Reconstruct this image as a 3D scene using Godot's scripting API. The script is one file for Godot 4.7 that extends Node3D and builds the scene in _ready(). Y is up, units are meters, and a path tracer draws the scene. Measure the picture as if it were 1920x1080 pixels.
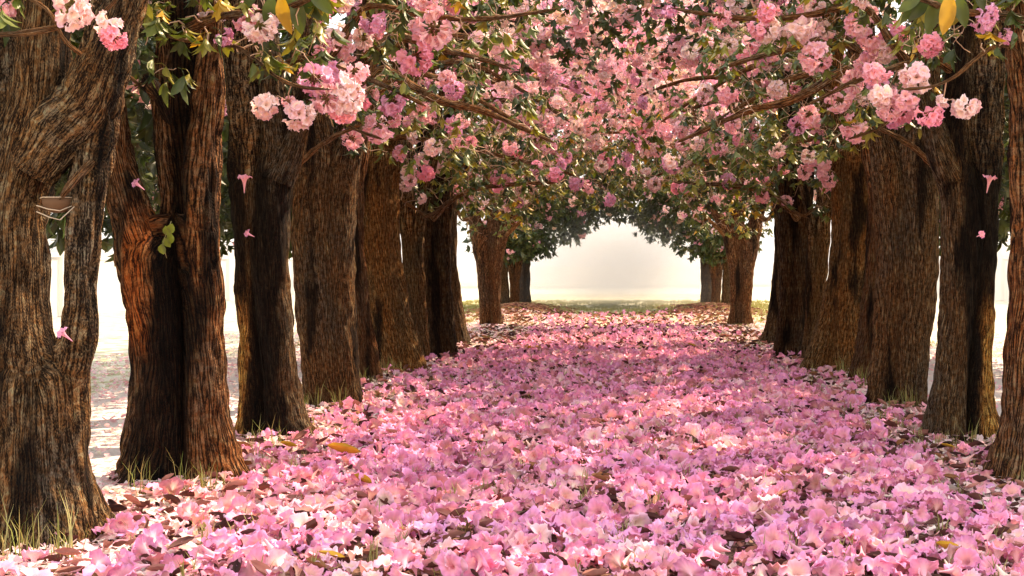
extends Node3D

const F := 2400.0          # focal length in pixels of the 1920 wide photograph
const VX := 1154.0         # where the alley vanishes
const VY := 494.0
const EYE := 1.0           # eye height above the ground

var rng := RandomNumberGenerator.new()
var n_ridge := FastNoiseLite.new()
var n_lump := FastNoiseLite.new()
var n_fine := FastNoiseLite.new()
var M := {}
var clusters := []         # blossom cluster meshes
var clusters_small := []
var leaf_meshes := []
var used := {}

# ---------------------------------------------------------------- helpers
class Geo:
	var v := PackedVector3Array()
	var c := PackedColorArray()
	var uv := PackedVector2Array()
	var ix := PackedInt32Array()
	func add(p: Vector3, col := Color.WHITE, t := Vector2.ZERO) -> int:
		v.push_back(p); c.push_back(col); uv.push_back(t)
		return v.size() - 1
	func tri(a: int, b: int, d: int) -> void:
		ix.push_back(a); ix.push_back(b); ix.push_back(d)
	func quad(a: int, b: int, d: int, e: int) -> void:
		tri(a, b, d); tri(a, d, e)
	func mesh() -> ArrayMesh:
		var arr := []
		arr.resize(Mesh.ARRAY_MAX)
		arr[Mesh.ARRAY_VERTEX] = v; arr[Mesh.ARRAY_COLOR] = c; arr[Mesh.ARRAY_TEX_UV] = uv; arr[Mesh.ARRAY_INDEX] = ix
		var st := SurfaceTool.new()
		st.create_from_arrays(arr)
		st.generate_normals()
		return st.commit()

func numbered(called: String) -> String:
	if not used.has(called):
		used[called] = 0
		return called
	used[called] += 1
	return "%s_%03d" % [called, used[called]]

func tag(o: Node, label: String, category: String, group := "") -> void:
	o.set_meta("label", label); o.set_meta("category", category)
	if group != "":
		o.set_meta("group", group)

func thing(called: String, label: String, category: String, group := "", at := Vector3.ZERO) -> Node3D:
	var o := Node3D.new()
	o.name = numbered(called)
	add_child(o)
	o.position = at
	tag(o, label, category, group)
	return o

func part(called: String, m: Mesh, mat: Material, parent: Node) -> MeshInstance3D:
	var o := MeshInstance3D.new()
	o.name = called
	o.mesh = m
	o.material_override = mat
	parent.add_child(o, true)
	return o

func single(called: String, m: Mesh, mat: Material, label: String, category: String, group := "") -> MeshInstance3D:
	var o := MeshInstance3D.new()
	o.name = numbered(called)
	o.mesh = m
	o.material_override = mat
	add_child(o)
	tag(o, label, category, group)
	return o

func many(called: String, m: Mesh, mat: Material, xs: Array, cols: Array, parent: Node) -> MultiMeshInstance3D:
	var mm := MultiMesh.new()
	mm.transform_format = MultiMesh.TRANSFORM_3D
	mm.use_colors = cols.size() > 0
	mm.mesh = m
	mm.instance_count = xs.size()
	for i in xs.size():
		mm.set_instance_transform(i, xs[i])
		if cols.size() > 0:
			mm.set_instance_color(i, cols[i])
	var o := MultiMeshInstance3D.new()
	o.name = called
	o.multimesh = mm
	o.material_override = mat
	parent.add_child(o, true)
	o.set_meta("kind", "stuff")
	return o

func place(px: float, py: float, z: float) -> Vector3:   # a point of the photograph at a distance from the eye
	return Vector3((px - VX) / F * z, EYE + (VY - py) / F * z, -z)

func rnd(a: float, b: float) -> float:
	return rng.randf_range(a, b)

func lin(r: float, g: float, b: float) -> Color:
	return Color(r, g, b).linear_to_srgb()

func smooth_at(p: Array, y: float) -> Array:   # [x, r] of a stem [[y, x, r] ...] (y rising) at a height
	var n := p.size()
	if y <= p[0][0]:
		return [p[0][1], p[0][2]]
	if y >= p[n - 1][0]:
		return [p[n - 1][1], p[n - 1][2]]
	for i in n - 1:
		if y <= p[i + 1][0]:
			var t: float = (y - p[i][0]) / (p[i + 1][0] - p[i][0])
			var a: Array = p[max(i - 1, 0)]
			var d: Array = p[min(i + 2, n - 1)]
			return [cubic_interpolate(p[i][1], p[i + 1][1], a[1], d[1], t), maxf(0.005, cubic_interpolate(p[i][2], p[i + 1][2], a[2], d[2], t))]
	return [p[0][1], p[0][2]]

# ---------------------------------------------------------------- materials
func bark_images(sd: int, coarse: float, warp: float, plate: float) -> Array:
	var w := 512
	var h := 1024
	var a := FastNoiseLite.new()
	a.noise_type = FastNoiseLite.TYPE_SIMPLEX_SMOOTH
	a.seed = sd; a.frequency = coarse
	a.fractal_type = FastNoiseLite.FRACTAL_RIDGED; a.fractal_octaves = 2
	a.domain_warp_enabled = true; a.domain_warp_amplitude = warp; a.domain_warp_frequency = 0.02
	var b := FastNoiseLite.new()
	b.noise_type = FastNoiseLite.TYPE_SIMPLEX
	b.seed = sd + 4; b.frequency = 0.11; b.fractal_octaves = 3
	var e := FastNoiseLite.new()
	e.noise_type = FastNoiseLite.TYPE_SIMPLEX
	e.seed = sd + 18; e.frequency = 0.012; e.fractal_octaves = 4
	var ia := a.get_seamless_image(w, 72); ia.resize(w, h, Image.INTERPOLATE_CUBIC)
	var ib := b.get_seamless_image(w, 340); ib.resize(w, h, Image.INTERPOLATE_CUBIC)
	var ie := e.get_seamless_image(w, h)
	ia.convert(Image.FORMAT_L8); ib.convert(Image.FORMAT_L8); ie.convert(Image.FORMAT_L8)
	var da := ia.get_data(); var db := ib.get_data(); var de := ie.get_data()
	var hgt := PackedByteArray(); hgt.resize(w * h)
	var col := PackedByteArray(); col.resize(w * h * 3)
	var lut := PackedByteArray(); lut.resize(1024)
	for i in 1024:
		lut[i] = int(clampf(Color(i / 1023.0, 0, 0).linear_to_srgb().r, 0, 1) * 255.0)
	for i in w * h:
		var ra: float = da[i] / 255.0
		var rb: float = db[i] / 255.0
		var re: float = de[i] / 255.0
		var t: float = clampf(1.25 * (1.0 - ra) - 0.1 + (rb - 0.5) * plate, 0.0, 1.0)
		hgt[i] = int(t * 255.0)
		var k: float = t * t * (3.0 - 2.0 * t)
		var m: float = 0.62 + 0.75 * re
		var q: float = clampf((re - 0.5) * 3.0 + 0.5, 0.0, 1.0)
		col[3 * i] = lut[int(minf(1.0, (0.035 + 1.02 * k) * m) * 1023.0)]
		col[3 * i + 1] = lut[int(minf(1.0, (0.018 + (0.55 + 0.17 * q) * k) * m) * 1023.0)]
		col[3 * i + 2] = lut[int(minf(1.0, (0.008 + (0.22 + 0.20 * q) * k) * m) * 1023.0)]
	return [Image.create_from_data(w, h, false, Image.FORMAT_RGB8, col), Image.create_from_data(w, h, false, Image.FORMAT_L8, hgt)]

func mat(rough := 0.9, spec := 0.3) -> StandardMaterial3D:
	var m := StandardMaterial3D.new()
	m.roughness = rough
	m.metallic_specular = spec
	return m

func make_materials() -> void:
	M.barks = []
	var m: StandardMaterial3D
	for v in [[5, 0.035, 12.0, 0.45, 1.9], [41, 0.052, 18.0, 0.6, 1.3], [77, 0.030, 22.0, 0.75, 1.6]]:
		var im := bark_images(v[0], v[1], v[2], v[3])
		m = mat(0.92, 0.25)
		m.albedo_texture = ImageTexture.create_from_image(im[0])
		m.vertex_color_use_as_albedo = true
		m.heightmap_enabled = true
		m.heightmap_texture = ImageTexture.create_from_image(im[1])
		m.heightmap_scale = v[4]
		m.albedo_color = lin(0.74, 0.74, 0.74)
		M.barks.push_back(m)
	M.bark = M.barks[0]
	m = mat(0.85, 0.3)
	m.vertex_color_use_as_albedo = true
	M.twig = m
	var petal := func(r: float, g: float, b: float) -> StandardMaterial3D:
		var p := mat(0.75, 0.25)
		p.albedo_color = lin(r, g, b)
		p.vertex_color_use_as_albedo = true
		p.backlight_enabled = true
		p.backlight = Color(0.7, 0.7, 0.7)
		return p
	M.petals = [petal.call(1.0, 0.92, 0.95), petal.call(1.0, 0.8, 0.88), petal.call(0.88, 0.70, 0.95), petal.call(1.0, 1.15, 1.05), petal.call(1.0, 0.66, 0.80)]
	M.petal_any = petal.call(1.0, 1.0, 1.0)
	var leaf := func(r: float, g: float, b: float) -> StandardMaterial3D:
		var p := mat(0.45, 0.5)
		p.albedo_color = lin(r, g, b)
		p.vertex_color_use_as_albedo = true
		p.backlight_enabled = true
		p.backlight = Color(0.7, 0.75, 0.4)
		return p
	M.leaves = [leaf.call(0.075, 0.10, 0.018), leaf.call(0.14, 0.165, 0.024), leaf.call(0.29, 0.25, 0.03), leaf.call(0.04, 0.055, 0.013)]
	M.leaf_any = leaf.call(1.0, 1.0, 1.0)
	M.leaf_yellow = leaf.call(0.62, 0.36, 0.02)
	M.leaf_old = leaf.call(0.50, 0.27, 0.02)
	m = mat(0.7, 0.35)
	m.vertex_color_use_as_albedo = true
	m.backlight_enabled = true
	m.backlight = Color(0.25, 0.22, 0.2)
	M.dry = m
	# soil and litter under the blossoms
	var t := NoiseTexture2D.new()
	t.width = 1024; t.height = 1024; t.seamless = true
	var n := FastNoiseLite.new()
	n.seed = 3; n.frequency = 0.03; n.fractal_octaves = 6; n.fractal_gain = 0.65
	t.noise = n
	var g := Gradient.new()
	g.offsets = PackedFloat32Array([0.0, 0.35, 0.55, 0.75, 1.0])
	g.colors = PackedColorArray([lin(0.02, 0.012, 0.01), lin(0.06, 0.03, 0.022), lin(0.13, 0.07, 0.05), lin(0.24, 0.14, 0.10), lin(0.42, 0.28, 0.22)])
	t.color_ramp = g
	m = mat(0.95, 0.2)
	m.albedo_texture = t
	m.uv1_triplanar = true
	m.uv1_world_triplanar = true
	m.uv1_scale = Vector3(0.8, 0.8, 0.8)
	M.soil = m
	t = NoiseTexture2D.new()
	t.width = 1024; t.height = 1024; t.seamless = true
	n = FastNoiseLite.new()
	n.seed = 14; n.frequency = 0.02; n.fractal_octaves = 6; n.fractal_gain = 0.7
	t.noise = n
	g = Gradient.new()
	g.offsets = PackedFloat32Array([0.0, 0.4, 0.6, 1.0])
	g.colors = PackedColorArray([lin(0.28, 0.26, 0.11), lin(0.46, 0.42, 0.22), lin(0.60, 0.53, 0.36), lin(0.76, 0.64, 0.54)])
	t.color_ramp = g
	m = mat(0.95, 0.2)
	m.albedo_texture = t
	m.uv1_triplanar = true
	m.uv1_world_triplanar = true
	m.uv1_scale = Vector3(0.35, 0.35, 0.35)
	M.grassland = m
	t = NoiseTexture2D.new()
	t.width = 1024; t.height = 1024; t.seamless = true
	n = FastNoiseLite.new()
	n.seed = 24; n.frequency = 0.05; n.fractal_octaves = 6; n.fractal_gain = 0.75
	t.noise = n
	g = Gradient.new()
	g.offsets = PackedFloat32Array([0.0, 0.38, 0.6, 1.0])
	g.colors = PackedColorArray([lin(0.55, 0.44, 0.36), lin(0.74, 0.64, 0.57), lin(0.82, 0.74, 0.69), lin(0.88, 0.80, 0.77)])
	t.color_ramp = g
	m = mat(0.95, 0.2)
	m.albedo_texture = t
	m.uv1_triplanar = true
	m.uv1_world_triplanar = true
	m.uv1_scale = Vector3(0.9, 0.9, 0.9)
	M.verge = m
	m = mat(0.9, 0.3)
	m.albedo_color = lin(0.72, 0.70, 0.66)
	M.plaster = m
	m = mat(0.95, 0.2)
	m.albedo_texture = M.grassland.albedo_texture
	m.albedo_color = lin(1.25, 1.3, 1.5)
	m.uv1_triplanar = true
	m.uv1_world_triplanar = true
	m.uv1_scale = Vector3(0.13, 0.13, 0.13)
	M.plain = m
	m = mat(0.6, 0.4)
	m.albedo_color = lin(0.45, 0.36, 0.26)
	M.wire = m
	m = mat(0.7, 0.4)
	m.albedo_color = lin(0.11, 0.055, 0.025)
	M.pot = m
	m = mat(0.6, 0.35)
	m.albedo_color = lin(0.60, 0.34, 0.03)
	m.vertex_color_use_as_albedo = true
	M.fallen_yellow = m
	m = mat(0.7, 0.3)
	m.vertex_color_use_as_albedo = true
	m.backlight_enabled = true
	m.backlight = Color(0.5, 0.5, 0.3)
	M.blade = m

# ---------------------------------------------------------------- small shapes
# A trumpet blossom: base at the origin, mouth towards +Y.
func blossom(g: Geo, xf: Transform3D, length: float, radius: float, na: int, full: bool, tint: Color, crush := 1.0, seed_a := 0.0) -> void:
	var prof := [[0.0, 0.05], [0.3, 0.12], [0.55, 0.22], [0.72, 0.36], [0.84, 0.64], [0.92, 0.90], [0.90, 1.04]] if full else [[0.0, 0.05], [0.55, 0.22], [0.8, 0.5], [0.92, 1.0]]
	var last := prof.size() - 1
	var tube := Color(0.90, 0.62, 0.55)
	var throat := Color(0.92, 0.46, 0.24)
	var rows := []
	var ph := seed_a
	for j in prof.size():
		var row := []
		var w: float = clampf((float(j) / last - 0.55) / 0.45, 0.0, 1.0)
		for i in na:
			var th := TAU * i / na
			var lobe := absf(cos(2.5 * th + ph))
			var notch: float = lerpf(1.0, 0.70 + 0.30 * pow(lobe, 0.4), w)
			var r: float = prof[j][1] * radius * notch * (1.0 + w * (0.14 * sin(3.0 * th + ph * 7.0) + 0.055 * sin(13.0 * th + ph * 2.0) * (1.0 if j == last else 0.4)))
			var y: float = prof[j][0] * length + w * radius * (0.13 * sin(th * 7.0 + ph * 3.0) + 0.13 * sin(th * 11.0 + ph * 5.0) + 0.19 * sin(2.0 * th + ph * 11.0) - 0.16 * lobe)
			var p := Vector3(cos(th) * r, y, sin(th) * r * crush)
			if crush < 1.0:
				p.x += (1.0 - crush) * 0.4 * y
			var col: Color
			if w <= 0.0:
				col = tube.lerp(throat, clampf(float(j) / last * 1.4 - 0.3, 0.0, 1.0)).lerp(tint, 0.35)
			else:
				col = throat.lerp(tint, clampf(0.62 + w * 0.5, 0, 1)) * (1.0 + 0.09 * sin(th * 10.0 + ph) - 0.05 * w)
				col.a = 1.0
				col = col.lerp(Color(0.97, 0.74, 0.84), 0.22 * w * (1.0 - lobe * 0.4))
			row.push_back(g.add(xf * p, col))
		rows.push_back(row)
	for j in last:
		for i in na:
			var k := (i + 1) % na
			g.quad(rows[j][i], rows[j + 1][i], rows[j + 1][k], rows[j][k])

func calyx(g: Geo, xf: Transform3D, length: float, r: float) -> void:
	var col := Color(0.16, 0.11, 0.03)
	var a := []
	var b := []
	for i in 4:
		var th := TAU * i / 4
		a.push_back(g.add(xf * Vector3(cos(th) * r * 0.35, -length * 0.4, sin(th) * r * 0.35), Color(0.12, 0.08, 0.03)))
		b.push_back(g.add(xf * Vector3(cos(th) * r, length * 0.25, sin(th) * r), col))
	for i in 4:
		g.quad(a[i], b[i], b[(i + 1) % 4], a[(i + 1) % 4])

func aim(dir: Vector3, roll := 0.0) -> Basis:   # turns +Y to dir
	var y := dir.normalized()
	var x := y.cross(Vector3(0.31, 0.2, 0.93)).normalized()
	if x.length() < 0.5:
		x = Vector3.RIGHT
	var z := x.cross(y).normalized()
	return Basis(x, y, z) * Basis(Vector3.UP, roll)

# A dome of blossoms round a stalk end at the origin, opening downwards and outwards; about 0.1 in radius.
func cluster_mesh(n: int, na: int, full: bool, s: int) -> ArrayMesh:
	var g := Geo.new()
	var r := RandomNumberGenerator.new()
	r.seed = s
	for i in n:
		var u := (i + 0.5) / n
		var cosang := 1.0 - 1.02 * u
		var sinang := sqrt(maxf(0.0, 1.0 - cosang * cosang))
		var th := i * 2.39996 + r.randf_range(-0.4, 0.4)
		var d := Vector3(sinang * cos(th), -cosang + r.randf_range(-0.2, 0.2), sinang * sin(th)).normalized()
		var start := d * r.randf_range(0.015, 0.035) + Vector3(0, 0.015, 0)
		var sz := r.randf_range(0.85, 1.15)
		var tint := Color(0.88, 0.44, 0.58).lerp(Color(0.94, 0.66, 0.73), r.randf())
		var xf := Transform3D(aim(d + Vector3(r.randf_range(-0.3, 0.3), r.randf_range(-0.2, 0.35), r.randf_range(-0.3, 0.3)), r.randf() * TAU), start)
		blossom(g, xf, 0.066 * sz, 0.038 * sz, na, full, tint, r.randf_range(0.7, 1.0), r.randf() * 6.0)
		calyx(g, xf, 0.03, 0.008)
		tube(g, [Vector3(0, 0.03, 0), start], [0.0022, 0.002], 4, Color(0.20, 0.12, 0.05))
	return g.mesh()

# One pointed leaf from the origin along +Y, hanging a little over its length.
func leaf(g: Geo, xf: Transform3D, length: float, width: float, bend: float, col := Color.WHITE, rows := 4) -> void:
	var pl := -1
	var pm := -1
	var pr := -1
	for j in rows + 1:
		var t := float(j) / rows
		var w := width * 0.5 * pow(sin(PI * clampf(pow(t, 0.85), 0.0, 1.0)), 0.8) if j < rows else 0.0
		var c := Vector3(0, length * t * (1.0 - 0.18 * t * absf(bend)), -bend * length * t * t * 0.5)
		var shade := col * (0.9 + 0.2 * sin(t * 9.0))
		shade.a = 1.0
		var l := g.add(xf * (c + Vector3(-w, 0, w * 0.45 + sin(t * 12.0) * w * 0.08)), shade)
		var m := g.add(xf * c, col * 0.92 + Color(0.02, 0.02, 0, 0.08))
		var r := g.add(xf * (c + Vector3(w, 0, w * 0.45 - sin(t * 11.0) * w * 0.08)), shade)
		if j > 0:
			g.quad(pl, l, m, pm)
			g.quad(pm, m, r, pr)
		pl = l; pm = m; pr = r

# A hand of five drooping leaflets on a stalk from the origin.
func leaf_hand(s: int, one_yellow := false) -> ArrayMesh:
	var g := Geo.new()
	var r := RandomNumberGenerator.new()
	r.seed = s
	var tip := Vector3(0, -0.01, 0.05)
	tube(g, [Vector3.ZERO, tip * 0.5 + Vector3(0, 0.01, 0), tip], [0.0022, 0.0018, 0.0016], 4, Color(0.6, 0.6, 0.4))
	for i in 5:
		var a := (i - 2) * 0.62 + r.randf_range(-0.25, 0.25)
		var d := Vector3(sin(a) * 0.55, -1.0 + 0.2 * absf(a) * r.randf(), cos(a) * 0.4)
		var L := r.randf_range(0.075, 0.125) * (1.0 - 0.12 * absf(i - 2))
		var y := d.normalized()
		var x := Vector3.UP.cross(y).normalized()
		var b := Basis(x, y, x.cross(y).normalized())
		var c := Color(1, 1, 1) * r.randf_range(0.8, 1.2)
		c.a = 1.0
		if one_yellow and i == 3:
			c = Color(4.2, 2.3, 1.0)
		leaf(g, Transform3D(b, tip), L, L * 0.36, r.randf_range(0.2, 0.9), c)
	return g.mesh()

func tube(g: Geo, pts: Array, radii: Array, na: int, col := Color.WHITE) -> void:
	var n := pts.size()
	var prev := []
	var t0: Vector3 = (pts[1] - pts[0]).normalized()
	var x := t0.cross(Vector3(0.2, 0.9, 0.37)).normalized()
	for j in n:
		var t: Vector3 = (pts[min(j + 1, n - 1)] - pts[max(j - 1, 0)]).normalized()
		x = (x - t * x.dot(t)).normalized()
		var y := t.cross(x)
		var row := []
		for i in na:
			var th := TAU * i / na
			var k := 1.0 + 0.12 * sin(i * 2.1 + j * 1.3)
			var cc := col * (0.85 + 0.3 * absf(sin(i * 1.7 + j * 2.9)))
			cc.a = 1.0
			row.push_back(g.add(pts[j] + (x * cos(th) + y * sin(th)) * radii[j] * k, cc, Vector2(float(i) / na, j * 0.2)))
		if j > 0:
			for i in na:
				g.quad(prev[i], row[i], row[(i + 1) % na], prev[(i + 1) % na])
		prev = row
	var cap := g.add(pts[n - 1], col)
	for i in na:
		g.tri(prev[i], cap, prev[(i + 1) % na])

# ---------------------------------------------------------------- trunks
func bark_push(p: Vector3, up: float, amp: float) -> float:
	return amp * (n_ridge.get_noise_3d(p.x * 42.0, up * 4.6, p.z * 42.0) * 0.011 + n_lump.get_noise_3d(p.x * 7.0, up * 2.4, p.z * 7.0) * 0.019)

var streaks := []   # near-black, ochre and reddish columns tinted into the bark of the tree being built: [x, half width, colour, y from, y to]

func bark_tint(p: Vector3, base: Color, stain: float) -> Color:
	var q := n_lump.get_noise_3d(p.x * 3.1 + 40.0, p.y * 1.3, p.z * 3.1)
	var o := n_fine.get_noise_3d(p.x * 4.2, p.y * 0.55 + 9.0, p.z * 4.2)
	var c := base.lerp(Color(base.r * 1.12, base.g * 0.96, base.b * 0.78), clampf(q * 2.0, 0.0, 1.0))
	c = c.lerp(Color(base.r * 0.8, base.g * 0.92, base.b * 1.15), clampf(-q * 2.0, 0.0, 1.0))
	var li := n_fine.get_noise_3d(p.x * 9.0 + 70.0, p.y * 6.0, p.z * 9.0)
	c = c.lerp(Color(0.50, 0.50, 0.42), clampf((li - 0.34) * 5.0, 0.0, 0.55))
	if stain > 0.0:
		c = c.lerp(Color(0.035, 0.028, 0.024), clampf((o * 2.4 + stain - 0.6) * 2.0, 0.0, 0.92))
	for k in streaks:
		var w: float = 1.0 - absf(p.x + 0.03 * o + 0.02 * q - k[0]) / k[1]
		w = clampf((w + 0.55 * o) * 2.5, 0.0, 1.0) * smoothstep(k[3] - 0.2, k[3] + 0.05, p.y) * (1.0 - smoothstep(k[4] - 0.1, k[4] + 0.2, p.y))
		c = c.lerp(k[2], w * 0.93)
	c.a = 1.0
	return c

# The lower trunk: all stems that reach the ground, blended into one body up to the fork.
func trunk_body(g: Geo, stems: Array, y_top: float, z: float, na: int, dy: float, base: Color, stain: float, flare: float) -> void:
	var y := -0.12
	var prev := []
	var first := true
	var k := 1.0 / 0.02
	var tiles: float = 5.0
	while true:
		var last := y >= y_top
		var yy := minf(y, y_top)
		var cx := 0.0; var cz := 0.0; var tw := 0.0
		var cs := []
		for s in stems:
			var a := smooth_at(s.p, yy)
			cs.push_back([a[0], -z - s.dz, a[1]])
			cx += a[0] * a[1]; cz += (-z - s.dz) * a[1]; tw += a[1]
		cx /= tw; cz /= tw
		var row := []
		var closing := clampf((y_top - yy) / 0.10, 0.0, 1.0)
		closing = sqrt(1.0 - (1.0 - closing) * (1.0 - closing)) * 0.999 + 0.001
		for i in na + 1:
			var th := TAU * (i % na) / na
			var d := Vector2(cos(th), sin(th))
			var sum := 0.0
			for c in cs:
				var o := Vector2(c[0] - cx, c[1] - cz)
				var b := o.dot(d)
				var perp := o.length_squared() - b * b
				var q: float = c[2] * c[2] - perp
				var t: float = b + sqrt(q) if q > 0.0 else 0.02
				sum += exp(k * maxf(t, 0.02))
			var r := log(sum) / k - 0.007
			var root := 1.0 + flare * exp(-maxf(yy, 0.0) / 0.10) * (0.30 + 0.2 * sin(th * 4.0 + z) + 0.12 * sin(th * 7.0 + 2.0 * z))
			r *= root + 0.16 * exp(-maxf(yy, 0.0) / 0.28) * (0.7 + 0.5 * sin(th * 3.0 + z * 2.0))
			var p := Vector3(cx + d.x * r, yy, cz + d.y * r)
			r += bark_push(p, yy, 1.0)
			r *= closing
			p = Vector3(cx + d.x * r, yy + bark_push(p, yy + 5.0, 0.3) * (1.0 - closing), cz + d.y * r)
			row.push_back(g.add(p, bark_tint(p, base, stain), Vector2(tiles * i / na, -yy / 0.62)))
		if not first:
			for i in na:
				g.quad(prev[i], row[i], row[i + 1], prev[i + 1])
		prev = row
		first = false
		if last:
			break
		y += dy if y_top - y > 0.12 else dy * 0.5
		
func limb(g: Geo, pts: Array, radii: Array, na: int, step: float, base: Color, stain: float) -> void:   # a stem or bough in bark, through points
	var n := pts.size()
	var curve := Curve3D.new()
	for i in n:
		var tan_: Vector3 = (pts[min(i + 1, n - 1)] - pts[max(i - 1, 0)]) / 6.0
		curve.add_point(pts[i], -tan_, tan_)
	var len_ := curve.get_baked_length()
	var cuts := [0.0]
	for i in range(1, n):
		cuts.push_back(curve.get_closest_offset(pts[i]))
	cuts[n - 1] = len_
	var rows := maxi(4, int(len_ / step))
	var prev := []
	var x := Vector3.RIGHT
	var seg := 0
	var tiles := maxf(1.0, round(float(radii[0]) * TAU / 0.33))
	for j in rows + 1:
		var o := len_ * j / rows
		while seg < n - 2 and o > cuts[seg + 1]:
			seg += 1
		var t := clampf((o - cuts[seg]) / maxf(0.001, cuts[seg + 1] - cuts[seg]), 0.0, 1.0)
		var rr: float = cubic_interpolate(radii[seg], radii[seg + 1], radii[max(seg - 1, 0)], radii[min(seg + 2, n - 1)], t)
		var c := curve.sample_baked(o, true)
		var ahead := curve.sample_baked(minf(o + 0.02, len_), true) - curve.sample_baked(maxf(o - 0.02, 0.0), true)
		var up := ahead.normalized()
		x = (x - up * x.dot(up)).normalized()
		var zz := up.cross(x)
		var row := []
		var end := clampf((rows - j) / 2.0, 0.0, 1.0)
		for i in na + 1:
			var th := TAU * (i % na) / na
			var d := x * cos(th) + zz * sin(th)
			var p := c + d * rr
			p += d * bark_push(p, o, clampf(rr / 0.06, 0.15, 1.0))
			p = c + (p - c) * (0.05 + 0.95 * end)
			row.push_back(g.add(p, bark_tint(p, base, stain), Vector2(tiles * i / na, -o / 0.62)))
		if j > 0:
			for i in na:
				g.quad(prev[i], row[i], row[i + 1], prev[i + 1])
		prev = row

# ---------------------------------------------------------------- a whole tree
# spec: z, base colour, stain, flare, fork (pixel row), stems [{dz, p: [[px, py, r px]...]}], limbs [the same, with z per point], boughs
func world_stem(s: Dictionary, z: float, side: float) -> Dictionary:
	var p := []
	for a in s.p:
		p.push_back([EYE + (VY - a[1]) / F * z, side * (a[0] - VX) / F * z, maxf(a[2] / F * z - (0.012 if z > 7.0 else 0.004), 0.02)])
	p.sort_custom(func(u, w): return u[0] < w[0])
	return {"dz": s.dz, "p": p}

func build_tree(spec: Dictionary, side: float, label: String, called := "blossom_tree") -> Dictionary:
	var z: float = spec.z
	var mid: float = side * (spec.x - VX) / F * z
	var root := thing(called, label, "tree", "trees lining the blossom path", Vector3(mid, 0, -z))
	var off := Vector3(-mid, 0, z)
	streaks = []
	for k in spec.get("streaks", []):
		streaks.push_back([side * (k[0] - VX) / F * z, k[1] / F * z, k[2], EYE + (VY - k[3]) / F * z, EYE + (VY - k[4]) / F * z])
	var g := Geo.new()
	var stems := []
	for s in spec.stems:
		stems.push_back(world_stem(s, z, side))
	var na: int = 96 if z < 7.0 else 72 if z < 10.0 else 48
	var dy := 0.018 if z < 7.0 else 0.03 if z < 12.0 else 0.05
	var y_fork: float = EYE + (VY - spec.fork) / F * z
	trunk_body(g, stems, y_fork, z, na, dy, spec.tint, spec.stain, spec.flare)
	# each stem goes on alone above the fork
	for s in stems:
		var pts := []
		var rad := []
		var y := y_fork - 0.34
		var top: float = s.p[s.p.size() - 1][0]
		while y < top:
			var a := smooth_at(s.p, y)
			pts.push_back(Vector3(a[0], y, -z - s.dz)); rad.push_back(a[1] * lerpf(0.70, 1.0, smoothstep(y_fork - 0.34, y_fork + 0.02, y)))
			y += 0.16
		if pts.size() > 2:
			limb(g, pts, rad, int(na * 0.6), dy * 1.4, spec.tint, spec.stain)
	for l in spec.get("limbs", []):
		var pts := []
		var rad := []
		for a in l.p:
			var p := place(a[0], a[1], z + l.dz + (a[3] if a.size() > 3 else 0.0))
			p.x *= side
			pts.push_back(p); rad.push_back(a[2] / F * z)
		limb(g, pts, rad, maxi(12, int(na * 0.5)), dy * 1.3, spec.tint, spec.stain * 0.6)
	for i in g.v.size():
		g.v[i] += off
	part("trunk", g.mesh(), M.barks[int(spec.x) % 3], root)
	var nodes := []   # points that twigs may grow from: [Vector3, radius]
	for b in spec.get("boughs", []):
		var bg := Geo.new()
		var pts := []
		var rad := []
		for a in b.p:
			var p := place(a[0], a[1], z + a[3])
			p.x *= side
			pts.push_back(p); rad.push_back(a[2] / F * z * 0.66)
		limb(bg, pts, rad, 14, 0.03, Color(0.74, 0.59, 0.49), 0.0)
		for i in bg.v.size():
			bg.v[i] += off
		part("branch", bg.mesh(), M.bark, root)
		for i in pts.size() - 1:
			for k in 5:
				nodes.push_back([pts[i].lerp(pts[i + 1], k / 5.0), minf(0.011, lerpf(rad[i], rad[i + 1], k / 5.0) * 0.6)])
		nodes.push_back([pts[-1], 0.005])
	for s in stems:
		var y := y_fork + 0.1
		var top: float = s.p[s.p.size() - 1][0]
		while y < top:
			var a := smooth_at(s.p, y)
			nodes.push_back([Vector3(a[0], y, -z - s.dz), 0.012])
			y += 0.12
	return {"root": root, "off": off, "nodes": nodes, "z": z, "side": side}

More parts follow.
